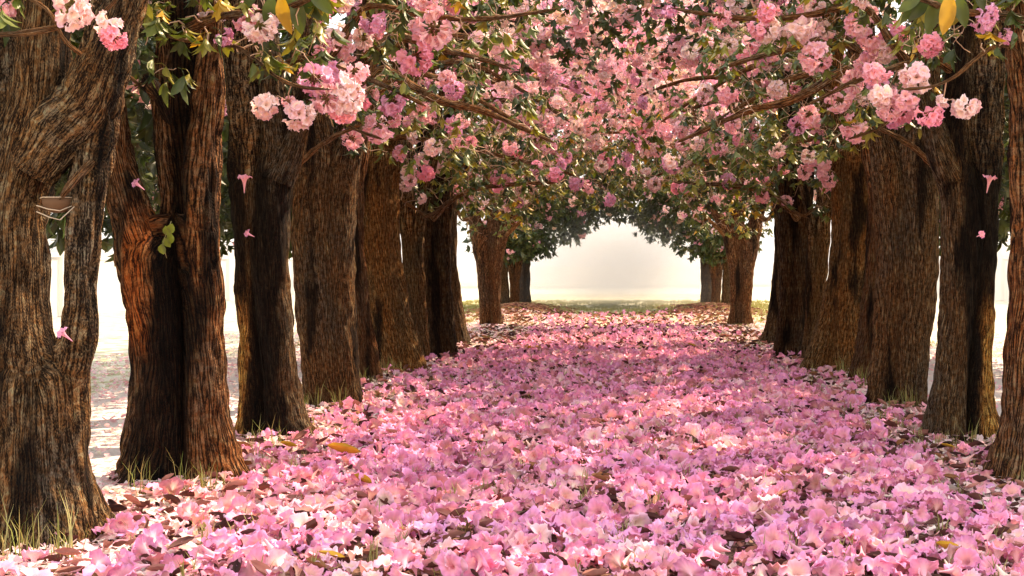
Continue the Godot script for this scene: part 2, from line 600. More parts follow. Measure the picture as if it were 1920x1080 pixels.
# Grows twigs from the tree's wood to wanted points and hangs a blossom cluster or leaves at each.
# wants: [[Vector3, kind]] with kind 0 blossom, 1 leaves, 2 bare twig
func dress(t: Dictionary, wants: Array, parts_left := 300) -> void:
	var nodes: Array = t.nodes
	var g := Geo.new()
	var order := []
	for w in wants:
		var best := 1e9
		for n in nodes:
			best = minf(best, (n[0] as Vector3).distance_squared_to(w[0]))
		order.push_back([best, w])
	order.sort_custom(func(a, b): return a[0] < b[0])
	for o in order:
		var w: Array = o[1]
		var at: Vector3 = w[0]
		var best := 1e9
		var from: Array = nodes[0]
		for n in nodes:
			var d: float = (n[0] as Vector3).distance_squared_to(at)
			if d < best:
				best = d; from = n
		var a: Vector3 = from[0]
		var dist := sqrt(best)
		var end_r := 0.0024
		if dist > 0.02:
			var steps := clampi(int(dist / 0.07) + 2, 3, 9)
			var pts := [a]
			var rad := [minf(from[1], 0.003 + dist * 0.014)]
			var sag := Vector3(rnd(-0.12, 0.12), rnd(0.02, 0.22), rnd(-0.12, 0.12)) * dist
			var r0: float = rad[0]
			for k in range(1, steps + 1):
				var u := float(k) / steps
				var p := a.lerp(at, u) + sag * 4.0 * u * (1.0 - u) * (1.0 if k < steps else 0.0)
				if k < steps:
					p += Vector3(rnd(-1, 1), rnd(-1, 1), rnd(-1, 1)) * 0.014
				pts.push_back(p)
				rad.push_back(lerpf(r0, end_r, u))
				nodes.push_back([p, lerpf(r0, end_r, u) * 0.85])
			tube(g, pts, rad, 5 if t.z < 9.0 else 4, Color(0.46, 0.30, 0.20))
		var big: bool = parts_left > 0
		parts_left -= 1
		if w[1] == 0:
			hang_blossom(t, at, big, w[2] if w.size() > 2 else 1.0)
		elif w[1] == 1:
			var k := rng.randi_range(2, 3)
			for i in k:
				hang_leaf(t, at + Vector3(rnd(-0.03, 0.03), rnd(-0.03, 0.03), rnd(-0.03, 0.03)), big)
	for i in g.v.size():
		g.v[i] += t.off
	if g.v.size() > 0:
		var o := part("twigs", g.mesh(), M.twig, t.root)
		o.set_meta("kind", "stuff")

func hang_blossom(t: Dictionary, at: Vector3, big: bool, size := 1.0) -> void:
	var b := Basis.from_euler(Vector3(rnd(-1.3, 1.3), rnd(0, TAU), rnd(-1.3, 1.3))).scaled(Vector3.ONE * rnd(0.62, 0.86) * size)
	var o := part("blossom_cluster", clusters[rng.randi() % clusters.size()], M.petals[[0, 3, 3, 1, 3, 0, 2, 4][rng.randi() % 8]], t.root)
	o.transform = Transform3D(b, at + t.off)

func hang_leaf(t: Dictionary, at: Vector3, big: bool) -> void:
	var b := Basis.from_euler(Vector3(rnd(-0.5, 0.6), rnd(0, TAU), rnd(-0.3, 0.3))).scaled(Vector3.ONE * rnd(0.7, 1.15))
	var o := part("leaf", leaf_meshes[rng.randi() % leaf_meshes.size()], M.leaf_yellow if rng.randf() < 0.035 else M.leaves[[0, 0, 1, 1, 1, 2, 2, 3][rng.randi() % 8]], t.root)
	o.transform = Transform3D(b, at + t.off)

# A mass of far foliage for a tree: blossoms and leaves spread in an uneven volume.
func crown(t: Dictionary, boxes: Array) -> void:
	var px := [[], []]
	var pc := [[], []]
	var lx := [[], [], []]
	var lc := [[], [], []]
	for b in boxes:   # [centre, half size, blossoms, leaves]
		var c: Vector3 = b[0]
		var h: Vector3 = b[1]
		var want: int = b[2] + b[3]
		var made := 0
		var tries := 0
		while made < want and tries < want * 6:
			tries += 1
			var q := Vector3(rnd(-1, 1), rnd(-1, 1), rnd(-1, 1))
			if q.length() > 1.0:
				continue
			var p := c + q * h
			if n_lump.get_noise_3d(p.x * 1.6, p.y * 2.2, p.z * 1.6) < -0.12:
				continue
			made += 1
			var bas := Basis.from_euler(Vector3(rnd(-0.7, 0.7), rnd(0, TAU), rnd(-0.7, 0.7)))
			if rng.randf() * want < b[2]:
				var i := rng.randi() % 2
				px[i].push_back(Transform3D(bas.scaled(Vector3.ONE * rnd(0.8, 1.25)), p + t.off))
				pc[i].push_back(Color(1.08, rnd(0.9, 1.4), rnd(0.98, 1.25)))
			else:
				var i := rng.randi() % 3
				var k := rnd(0.5, 1.5)
				lx[i].push_back(Transform3D(bas.scaled(Vector3.ONE * rnd(1.0, 1.8)), p + t.off))
				lc[i].push_back(Color(0.06 * k * rnd(0.8, 1.3), 0.078 * k, 0.016 * k))
	for i in 2:
		if px[i].size() > 0:
			many("blossoms", clusters_small[i], M.petal_any, px[i], pc[i], t.root)
	for i in 3:
		if lx[i].size() > 0:
			many("foliage", leaf_meshes[i], M.leaf_any, lx[i], lc[i], t.root)

func _ready() -> void:
	rng.seed = 20240
	# ---- camera, sky, sun, exposure
	var cam := Camera3D.new()
	cam.name = "camera"
	cam.projection = Camera3D.PROJECTION_FRUSTUM
	cam.near = 0.1
	cam.far = 900.0
	cam.size = 2.0 * cam.near * 540.0 / F
	cam.frustum_offset = Vector2((960.0 - VX) / F, (VY - 540.0) / F) * cam.near
	cam.position = Vector3(0, EYE, 0)
	add_child(cam)
	cam.current = true
	var sky := ProceduralSkyMaterial.new()
	sky.sky_top_color = lin(0.80, 0.82, 0.86)
	sky.sky_horizon_color = lin(1.0, 0.97, 0.93)
	sky.sky_curve = 0.25
	sky.sky_energy_multiplier = 0.95
	sky.ground_bottom_color = lin(0.5, 0.42, 0.38)
	sky.ground_horizon_color = lin(1.0, 0.95, 0.9)
	sky.sun_angle_max = 20.0
	var env := Environment.new()
	env.background_mode = Environment.BG_SKY
	env.sky = Sky.new()
	env.sky.sky_material = sky
	env.tonemap_mode = Environment.TONE_MAPPER_LINEAR
	env.tonemap_exposure = 2.6
	env.sdfgi_enabled = true
	env.ssao_enabled = true
	env.ssil_enabled = true
	env.volumetric_fog_enabled = true
	env.volumetric_fog_density = 0.0
	var we := WorldEnvironment.new()
	we.name = "world_environment"
	we.environment = env
	add_child(we)
	var sun := DirectionalLight3D.new()
	sun.name = "sun"
	sun.light_energy = 1.5
	sun.light_color = Color(1.0, 0.88, 0.74)
	sun.light_angular_distance = 0.6
	sun.shadow_enabled = true
	add_child(sun)
	var sun_at := Vector3(0.62, 0.88, -0.55)     # towards the sun: on the right, a little ahead
	sun.look_at_from_position(sun_at * 50.0, Vector3.ZERO, Vector3.UP)

	n_ridge.seed = 2; n_ridge.noise_type = FastNoiseLite.TYPE_SIMPLEX; n_ridge.frequency = 1.0; n_ridge.fractal_type = FastNoiseLite.FRACTAL_NONE
	n_lump.seed = 7; n_lump.noise_type = FastNoiseLite.TYPE_SIMPLEX_SMOOTH; n_lump.frequency = 1.0; n_lump.fractal_octaves = 2
	n_fine.seed = 17; n_fine.noise_type = FastNoiseLite.TYPE_SIMPLEX; n_fine.frequency = 1.0; n_fine.fractal_octaves = 4
	make_materials()
	for i in 5:
		clusters.push_back(cluster_mesh(15 + i, 24, true, 100 + i))
	for i in 2:
		clusters_small.push_back(cluster_mesh(11, 10, false, 200 + i))
	for i in 6:
		leaf_meshes.push_back(leaf_hand(300 + i, i == 5))

	build_ground()
	build_far()
	build_trees()
	build_carpet()
	build_details()

# ---------------------------------------------------------------- ground and distance
func ground_y(x: float, z: float) -> float:
	var bank := 0.0
	for s in [-1.0, 1.0]:
		var dx: float = (x - s * 1.95) / 0.75
		var dz: float = (z + 25.5) / 3.2
		bank += 0.16 * exp(-dx * dx - dz * dz)
	return bank

func build_ground() -> void:
	for strip in [[1.0, -20.0, "path", M.soil, 66, -2.1, 2.1], [-20.0, -42.0, "lawn", M.grassland, 60, -4.0, 4.0], [1.0, -20.0, "verge", M.verge, 66, -4.0, -2.1], [1.0, -20.0, "verge", M.verge, 66, 2.1, 4.0]]:
		var g := Geo.new()
		var rows: int = strip[4]
		for j in rows + 1:
			for i in 61:
				var x := lerpf(strip[5], strip[6], i / 60.0)
				var z := lerpf(strip[0], strip[1], float(j) / rows)
				g.add(Vector3(x, ground_y(x, z) + n_lump.get_noise_2d(x * 1.5, z * 1.5) * 0.008, z))
		for j in rows:
			for i in 60:
				var a := j * 61 + i
				g.quad(a, a + 61, a + 62, a + 1)
		var o := part(strip[2], g.mesh(), strip[3], self)
		o.set_meta("kind", "structure")
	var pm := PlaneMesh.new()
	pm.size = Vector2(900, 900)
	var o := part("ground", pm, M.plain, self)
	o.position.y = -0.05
	o.set_meta("kind", "structure")

func build_far() -> void:
	# pale boundary wall with piers beyond the rows, on both sides
	for s in [-1.0, 1.0]:
		var w := thing("boundary_wall", "pale boundary wall glimpsed between the trunks of the %s row" % ("left" if s < 0 else "right"), "wall", "", Vector3(s * 11.0, 0, -26))
		var bm := BoxMesh.new()
		bm.size = Vector3(0.25, 1.15, 60.0)
		part("wall_panel", bm, M.plaster, w).position = Vector3(0, 0.50, 0)
		var cm := BoxMesh.new()
		cm.size = Vector3(0.36, 0.09, 60.0)
		part("coping", cm, M.plaster, w).position = Vector3(0, 1.17, 0)
		for i in 16:
			var pm := BoxMesh.new()
			pm.size = Vector3(0.42, 1.5, 0.42)
			part("pier", pm, M.plaster, w).position = Vector3(0, 0.72, -28.0 + i * 3.6)
	# trees that close the alley far off
	var k := 0
	for d in [[-5.6, 60.0, "green tree left of the mist at the far end of the alley"], [5.6, 61.0, "green tree right of the mist at the far end of the alley"], [-11.5, 64.0, "outer green tree far off behind the left row"], [11.5, 64.0, "outer green tree far off behind the right row"]]:
		var t := thing("distant_tree", d[2], "tree", "trees closing the far end of the alley", Vector3(d[0], 0, -d[1]))
		var g := Geo.new()
		limb(g, [Vector3(0, -0.1, 0), Vector3(0.05, 1.2, 0), Vector3(-0.05, 2.4, 0.05), Vector3(0.1, 4.0, 0)], [0.26, 0.2, 0.18, 0.12], 16, 0.1, Color(0.36, 0.32, 0.3), 0.0)
		part("trunk", g.mesh(), M.bark, t)
		crown({"root": t, "off": Vector3(-d[0], 0, d[1])}, [[Vector3(d[0] * 0.7, 8.4, -d[1]), Vector3(5.2, 5.4, 3.0), 700, 5200], [Vector3(d[0] * 0.9, 5.2, -d[1] + 1.0), Vector3(3.4, 1.7, 2.4), 60, 900]])
		k += 1
	# mist at the end of the alley and in the open air outside the rows
	var banks := [[-9.5, 0.8, -20.0, 12.0, 4.6, 46.0, 0.04], [9.5, 0.8, -20.0, 12.0, 4.6, 46.0, 0.04]]
	for q in 9:
		var u := 1.0 - q * 0.095
		banks.push_back([0.0, 0.75, -40.0, 8.4 * u, 4.6 * u, 24.0 * u, 0.016])
	for q in 4:
		var u := 1.0 - q * 0.2
		banks.push_back([0.1, 0.7, -29.5, 5.4 * u, 4.2 * u, 8.0 * u, 0.028])
		banks.push_back([0.0, 0.6, -66.0, 70.0 * u, 11.0 * u, 44.0 * u, 0.012])
	for d in banks:
		var fm := FogMaterial.new()
		fm.density = d[6]
		fm.albedo = Color(1.0, 0.99, 0.97)
		var fv := FogVolume.new()
		fv.name = numbered("mist")
		fv.shape = RenderingServer.FOG_VOLUME_SHAPE_ELLIPSOID
		fv.size = Vector3(d[3], d[4], d[5])
		fv.material = fm
		fv.position = Vector3(d[0], d[1], d[2])
		fv.set_meta("kind", "stuff")
		add_child(fv)

# ---------------------------------------------------------------- trees
func build_trees() -> void:
	var warm := Color(0.36, 0.34, 0.32)
	var ochre := Color(0.42, 0.34, 0.22)
	var red := Color(0.42, 0.30, 0.235)
	var dark := Color(0.24, 0.22, 0.21)
	var S := []
	# nearest left tree: twin stems with a gap
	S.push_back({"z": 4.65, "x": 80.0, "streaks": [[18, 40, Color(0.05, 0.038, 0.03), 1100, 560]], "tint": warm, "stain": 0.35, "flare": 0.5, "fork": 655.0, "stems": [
		{"dz": 0.0, "p": [[60, 1010, 130], [58, 950, 116], [52, 880, 106], [38, 780, 92], [22, 650, 76], [22, 520, 64], [24, 400, 56], [45, 300, 62], [70, 230, 62], [80, 120, 52], [90, 0, 46], [95, -160, 38]]},
		{"dz": -0.06, "p": [[120, 1010, 70], [118, 900, 62], [122, 800, 56], [142, 700, 44], [160, 640, 33], [166, 520, 31], [173, 380, 33], [188, 250, 38], [205, 120, 38], [222, 0, 37], [240, -160, 33]]}],
		"limbs": [{"dz": -0.08, "p": [[60, 320, 46], [112, 248, 56], [165, 190, 56], [205, 90, 46], [235, 0, 38], [262, -130, 30]]},
			{"dz": 0.25, "p": [[-30, 600, 50], [-10, 400, 46], [10, 200, 50], [5, 0, 44], [0, -120, 40]]}],
		"boughs": [{"p": [[-60, 66, 9, -0.35], [20, 64, 8, -0.4], [75, 58, 8, -0.42], [130, 45, 7, -0.4], [190, 26, 6, -0.35], [240, -30, 5, -0.3]]},
			{"p": [[172, 305, 11, -0.10], [140, 338, 11, -0.17], [108, 380, 10, -0.12]]},
			{"p": [[150, 100, 8, -0.25], [120, 75, 6, -0.32], [90, 20, 5, -0.35], [40, -10, 4, -0.3]]}]})
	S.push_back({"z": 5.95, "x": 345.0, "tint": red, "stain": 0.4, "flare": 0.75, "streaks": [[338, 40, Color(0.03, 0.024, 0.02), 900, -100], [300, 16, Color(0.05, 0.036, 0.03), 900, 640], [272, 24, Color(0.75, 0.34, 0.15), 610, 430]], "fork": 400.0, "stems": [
		{"dz": 0.0, "p": [[302, 895, 62], [300, 700, 52], [292, 600, 54], [274, 500, 56], [243, 400, 40], [215, 290, 34], [198, 150, 32], [190, 0, 28], [180, -160, 24]]},
		{"dz": 0.16, "p": [[350, 895, 60], [345, 700, 50], [335, 500, 48], [325, 330, 50], [318, 180, 52], [322, 40, 48], [330, -160, 40]]},
		{"dz": -0.03, "p": [[400, 885, 46], [392, 780, 42], [388, 620, 38], [385, 480, 35], [385, 340, 34], [392, 210, 28], [402, 90, 22], [410, -40, 18], [415, -160, 15]]}],
		"limbs": [{"dz": -0.15, "p": [[275, 150, 14, 0.15], [300, 185, 13], [312, 215, 11], [320, 236, 9]]}],
		"boughs": [{"p": [[398, 120, 8, -0.05], [412, 88, 7, -0.15], [445, 88, 6, -0.3], [480, 112, 5.5, -0.4], [520, 145, 5, -0.45], [565, 163, 4, -0.5], [625, 168, 3, -0.5]]},
			{"p": [[232, 110, 8, -0.1], [245, 62, 7, -0.25], [290, 60, 6, -0.35], [345, 76, 5, -0.4], [400, 80, 5, -0.42]]},
			{"p": [[340, 60, 18, 0.0], [420, 30, 12, -0.2], [520, 20, 9, -0.4], [620, -20, 7, -0.5]]},
			{"p": [[228, 100, 5, -0.2], [236, 135, 5, -0.3], [262, 160, 4.5, -0.35], [278, 178, 3, -0.4]]}]})
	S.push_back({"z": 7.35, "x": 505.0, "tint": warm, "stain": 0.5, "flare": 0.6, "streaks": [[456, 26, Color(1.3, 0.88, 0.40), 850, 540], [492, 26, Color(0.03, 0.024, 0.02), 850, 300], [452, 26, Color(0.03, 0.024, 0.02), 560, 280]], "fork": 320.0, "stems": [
		{"dz": 0.03, "p": [[478, 824, 36], [474, 700, 33], [470, 560, 34], [465, 420, 36], [466, 300, 42], [462, 170, 42], [455, 0, 36], [450, -160, 30]]},
		{"dz": -0.02, "p": [[534, 806, 40], [526, 700, 36], [514, 580, 38], [506, 450, 42], [514, 340, 40], [520, 280, 34], [512, 180, 30], [500, 60, 26], [490, -120, 22]]}],
		"limbs": [{"dz": -0.05, "p": [[520, 340, 30], [545, 280, 26], [562, 225, 20], [580, 160, 16], [600, 60, 14]]}],
		"boughs": [{"p": [[585, 150, 15, -0.1], [640, 75, 11, -0.2], [690, 12, 9, -0.2], [780, 26, 8.5, -0.2], [870, 36, 7.5, -0.1], [960, 30, 6, 0.0], [1050, 15, 4, 0.1]]},
			{"p": [[500, 150, 18, 0.0], [560, 110, 11, -0.1], [640, 130, 8, -0.3], [720, 160, 6, -0.4], [800, 200, 5, -0.4]]},
			{"p": [[565, 220, 8, -0.1], [610, 200, 6, -0.3], [660, 240, 5, -0.4], [720, 262, 4, -0.4]]}]})
	S.push_back({"z": 9.0, "x": 625.0, "tint": Color(0.35, 0.31, 0.27), "stain": 0.1, "flare": 0.3, "fork": 300.0, "stems": [
		{"dz": 0.0, "p": [[614, 766, 37], [606, 680, 41], [600, 590, 46], [594, 480, 48], [590, 360, 46], [592, 290, 40], [582, 200, 36], [572, 60, 32], [565, -120, 28]]},
		{"dz": 0.02, "p": [[648, 762, 33], [642, 660, 33], [636, 560, 34], [630, 450, 38], [638, 340, 38], [652, 270, 30], [668, 180, 24], [684, 80, 20], [700, -100, 16]]}],
		"boughs": [{"p": [[655, 235, 24, 0.0], [685, 165, 17, -0.1], [725, 132, 14, -0.2], [770, 160, 13, -0.2], [830, 190, 12, -0.2], [900, 206, 10, -0.1], [970, 236, 7, 0.0], [1040, 268, 5, 0.1]]},
			{"p": [[680, 110, 16, 0.0], [740, 70, 12, -0.2], [820, 90, 9, -0.4], [900, 110, 7, -0.5], [960, 130, 5, -0.5]]},
			{"p": [[560, 310, 8, -0.25], [590, 280, 7.5, -0.35], [635, 252, 6.5, -0.45], [680, 232, 5, -0.5]]}]})
	S.push_back({"z": 10.85, "x": 690.0, "tint": red, "stain": 0.1, "flare": 0.3, "fork": 330.0, "stems": [
		{"dz": 0.0, "p": [[697, 716, 23], [688, 660, 22], [678, 600, 22], [666, 500, 24], [660, 380, 24], [672, 290, 22], [690, 180, 19], [700, 60, 16], [705, -80, 13]]}],
		"boughs": [{"p": [[690, 190, 14, 0.0], [750, 140, 10, -0.2], [830, 150, 8, -0.3], [920, 200, 6, -0.3], [1000, 250, 4, -0.2]]},
			{"p": [[698, 80, 14, 0.0], [780, 60, 10, 0.0], [880, 70, 7, 0.0], [960, 100, 5, 0.1]]}]})
	S.push_back({"z": 11.8, "x": 745.0, "tint": Color(0.56, 0.43, 0.26), "stain": 0.05, "flare": 0.35, "fork": 290.0, "stems": [
		{"dz": 0.0, "p": [[728, 698, 42], [722, 620, 40], [714, 520, 37], [706, 420, 36], [704, 330, 35], [704, 250, 33], [694, 120, 28], [690, -80, 22]]},
		{"dz": 0.02, "p": [[774, 697, 29], [760, 630, 25], [744, 540, 19], [734, 440, 18], [732, 340, 20], [735, 260, 22], [742, 160, 20], [750, -60, 16]]}],
		"boughs": [{"p": [[725, 258, 12, -0.1], [765, 258, 7, -0.2], [840, 270, 6.5, -0.2], [930, 290, 5.5, -0.1], [1020, 312, 4, 0.0]]},
			{"p": [[740, 190, 14, -0.05], [800, 130, 10, -0.1], [880, 120, 8, 0.0], [980, 170, 6, 0.0], [1070, 230, 4, 0.1]]}]})
	S.push_back({"z": 13.0, "x": 788.0, "tint": Color(0.52, 0.46, 0.38), "stain": 0.15, "flare": 0.4, "fork": 430.0, "stems": [
		{"dz": 0.0, "p": [[788, 682, 18], [781, 620, 18], [773, 540, 18], [767, 440, 18], [762, 380, 18], [757, 300, 18], [755, 150, 15], [755, -40, 12]]},
		{"dz": -0.02, "p": [[795, 681, 12], [790, 600, 13], [785, 500, 14], [785, 430, 13], [795, 380, 11], [806, 340, 10], [820, 260, 9], [830, 150, 8], [840, 20, 6]]}],
		"boughs": [{"p": [[812, 410, 10, -0.1], [835, 385, 8, -0.2], [880, 358, 7, -0.2], [960, 346, 6, -0.2], [1045, 342, 4, -0.1]]},
			{"p": [[822, 395, 5, -0.2], [802, 404, 5, -0.3], [780, 392, 4.5, -0.35], [752, 374, 4, -0.4]]},
			{"p": [[826, 388, 5, -0.2], [845, 375, 5, -0.25], [812, 400, 3, -0.3], [790, 410, 3, -0.3]]},
			{"p": [[815, 280, 9, 0.0], [880, 200, 8, 0.2], [960, 190, 6, 0.3], [1060, 220, 4, 0.4]]}]})
	S.push_back({"z": 13.6, "x": 825.0, "tint": Color(0.20, 0.17, 0.15), "stain": 0.2, "flare": 0.35, "fork": 390.0, "stems": [
		{"dz": 0.0, "p": [[823, 675, 27], [815, 600, 25], [810, 520, 24], [807, 430, 24], [806, 360, 24], [800, 240, 20], [800, 0, 15]]},
		{"dz": -0.02, "p": [[845, 672, 13], [840, 600, 13], [836, 520, 14], [834, 430, 17], [834, 360, 17], [845, 240, 14], [860, 100, 11], [870, 0, 9]]}],
		"boughs": [{"p": [[836, 330, 12, 0.0], [900, 290, 8, 0.1], [980, 300, 6, 0.2], [1080, 330, 4, 0.3]]},
			{"p": [[850, 200, 12, 0.0], [930, 150, 9, 0.4], [1020, 150, 6, 0.8], [1110, 180, 4, 1.0]]}]})
	S.push_back({"z": 15.8, "x": 860.0, "tint": warm, "stain": 0.15, "flare": 0.5, "fork": 380.0, "stems": [
		{"dz": 0.0, "p": [[859, 648, 24], [855, 610, 21], [850, 560, 17], [845, 490, 15], [844, 420, 15], [845, 360, 16], [842, 240, 14], [845, 40, 10]]}],
		"boughs": [{"p": [[846, 380, 12, 0.0], [880, 330, 9, 0.2], [950, 310, 6, 0.4], [1050, 300, 4, 0.5]]},
			{"p": [[846, 200, 10, 0.0], [930, 120, 8, 0.5], [1030, 90, 6, 1.0], [1120, 110, 4, 1.5]]}]})
	S.push_back({"z": 20.3, "x": 922.0, "tint": red, "stain": 0.1, "flare": 0.45, "fork": 425.0, "stems": [
		{"dz": 0.0, "p": [[912, 613, 12], [909, 560, 12], [906, 510, 14], [900, 460, 17], [890, 410, 14], [878, 370, 10], [870, 300, 8], [865, 150, 7]]},
		{"dz": 0.02, "p": [[928, 613, 14], [926, 560, 13], [926, 510, 15], [928, 460, 17], [925, 410, 14], [915, 340, 12], [925, 220, 9], [930, 80, 7]]},
		{"dz": -0.04, "p": [[934, 613, 8], [931, 560, 8], [933, 510, 9], [940, 460, 12], [954, 420, 11], [972, 390, 9], [990, 330, 8], [1010, 200, 6]]}],
		"boughs": [{"p": [[890, 400, 9, 0.0], [870, 412, 6, -0.3], [858, 392, 5, -0.4], [862, 365, 4, -0.5]]},
			{"p": [[950, 440, 7, -0.2], [970, 420, 5, -0.5], [984, 405, 4, -0.6]]},
			{"p": [[990, 320, 8, 0.0], [1050, 270, 7, 0.4], [1120, 250, 5, 0.8], [1190, 250, 4, 1.0]]}]})
	S.push_back({"z": 26.8, "x": 948.0, "tint": warm, "stain": 0.0, "flare": 0.3, "fork": 480.0, "stems": [
		{"dz": 0.0, "p": [[946, 583, 11], [945, 530, 10], [943, 480, 10], [940, 420, 10], [935, 300, 9], [930, 100, 7]]}]})
	S.push_back({"z": 27.6, "x": 966.0, "tint": red, "stain": 0.0, "flare": 0.3, "fork": 500.0, "stems": [
		{"dz": 0.0, "p": [[962, 581, 7], [962, 530, 8], [958, 490, 9], [952, 430, 8], [950, 300, 7]]},
		{"dz": -0.05, "p": [[968, 581, 7], [969, 530, 7], [975, 480, 8], [985, 420, 8], [1000, 300, 7]]}]})
	S.push_back({"z": 28.6, "x": 984.0, "tint": dark, "stain": 0.0, "flare": 0.2, "fork": 480.0, "stems": [
		{"dz": 0.0, "p": [[980, 579, 8], [980, 530, 8], [982, 480, 9], [985, 400, 9], [990, 250, 8]]},
		{"dz": 0.0, "p": [[990, 579, 6], [989, 530, 6], [989, 480, 7], [995, 400, 7], [1005, 250, 6]]}]})
	var names := [
		"nearest tree at the left edge, trunk split into twin stems with bright gap",
		"second tree of the left row, reddish leaning left stem and dark hollow centre",
		"left row tree with ochre and black trunk behind the falling trumpet blossom",
		"broad evenly brown trunk fourth in the left row, right of the ochre black trunk",
		"slim leaning trunk showing behind the right side of the broad brown left trunk",
		"wide ochre trunk with sunlit right flank in the middle of the left row",
		"slender pale brown trunk with bare forked twig, left row behind the wide ochre trunk",
		"dark trunk with knot near the far end of the left row",
		"last trunk of the close left row, foot curving outward beside the lawn",
		"lone far left tree spreading like a vase above a grass patch",
		"first trunk of the distant cluster just behind the left vase shaped tree",
		"middle reddish forked trunk of the distant cluster on the left",
		"innermost dark trunk of the distant left cluster beside the mist"]
	var names_r := [
		"twin stemmed tree of the right row just outside the right edge of the picture",
		"tree cut by the right edge of the picture, pale sunlit bark",
		"right row tree with ochre and black trunk behind its own falling trumpet blossom",
		"broad evenly brown trunk in the right row, left of the ochre black trunk",
		"slim leaning trunk showing behind the left side of the broad brown right trunk",
		"wide ochre trunk with sunlit left flank in the middle of the right row",
		"slender pale brown trunk with bare forked twig, right row behind the wide ochre trunk",
		"dark trunk with knot near the far end of the right row",
		"last trunk of the close right row, foot curving outward beside the lawn",
		"lone far right tree spreading like a vase above a grass patch",
		"first trunk of the distant cluster just behind the right vase shaped tree",
		"middle reddish forked trunk of the distant cluster on the right",
		"innermost dark trunk of the distant right cluster beside the mist"]
	for side in [1.0, -1.0]:
		for i in S.size():
			if side < 0 and i == 0:
				continue
			var t := build_tree(S[i], side, names[i] if side > 0 else names_r[i])
			dress_tree(t, i, side)
			if i == 5 or i == 2:   # the alley goes on behind the viewpoint: unseen copies added to cut sky fill
				var c: Node3D = (t.root as Node3D).duplicate()
				c.name = numbered("blossom_tree")
				add_child(c)
				c.position.z = {5: 3.6, 2: 6.4}[i]
				c.position.x = t.root.position.x * 1.02
				c.set_meta("label", "%s tree of the %s row behind the viewpoint, outside the picture" % [{5: "first", 2: "second"}[i], "left" if side > 0 else "right"])

func spot(px: float, py: float, z: float, side: float) -> Vector3:
	var p := place(px, py, z)
	p.x *= side
	return p

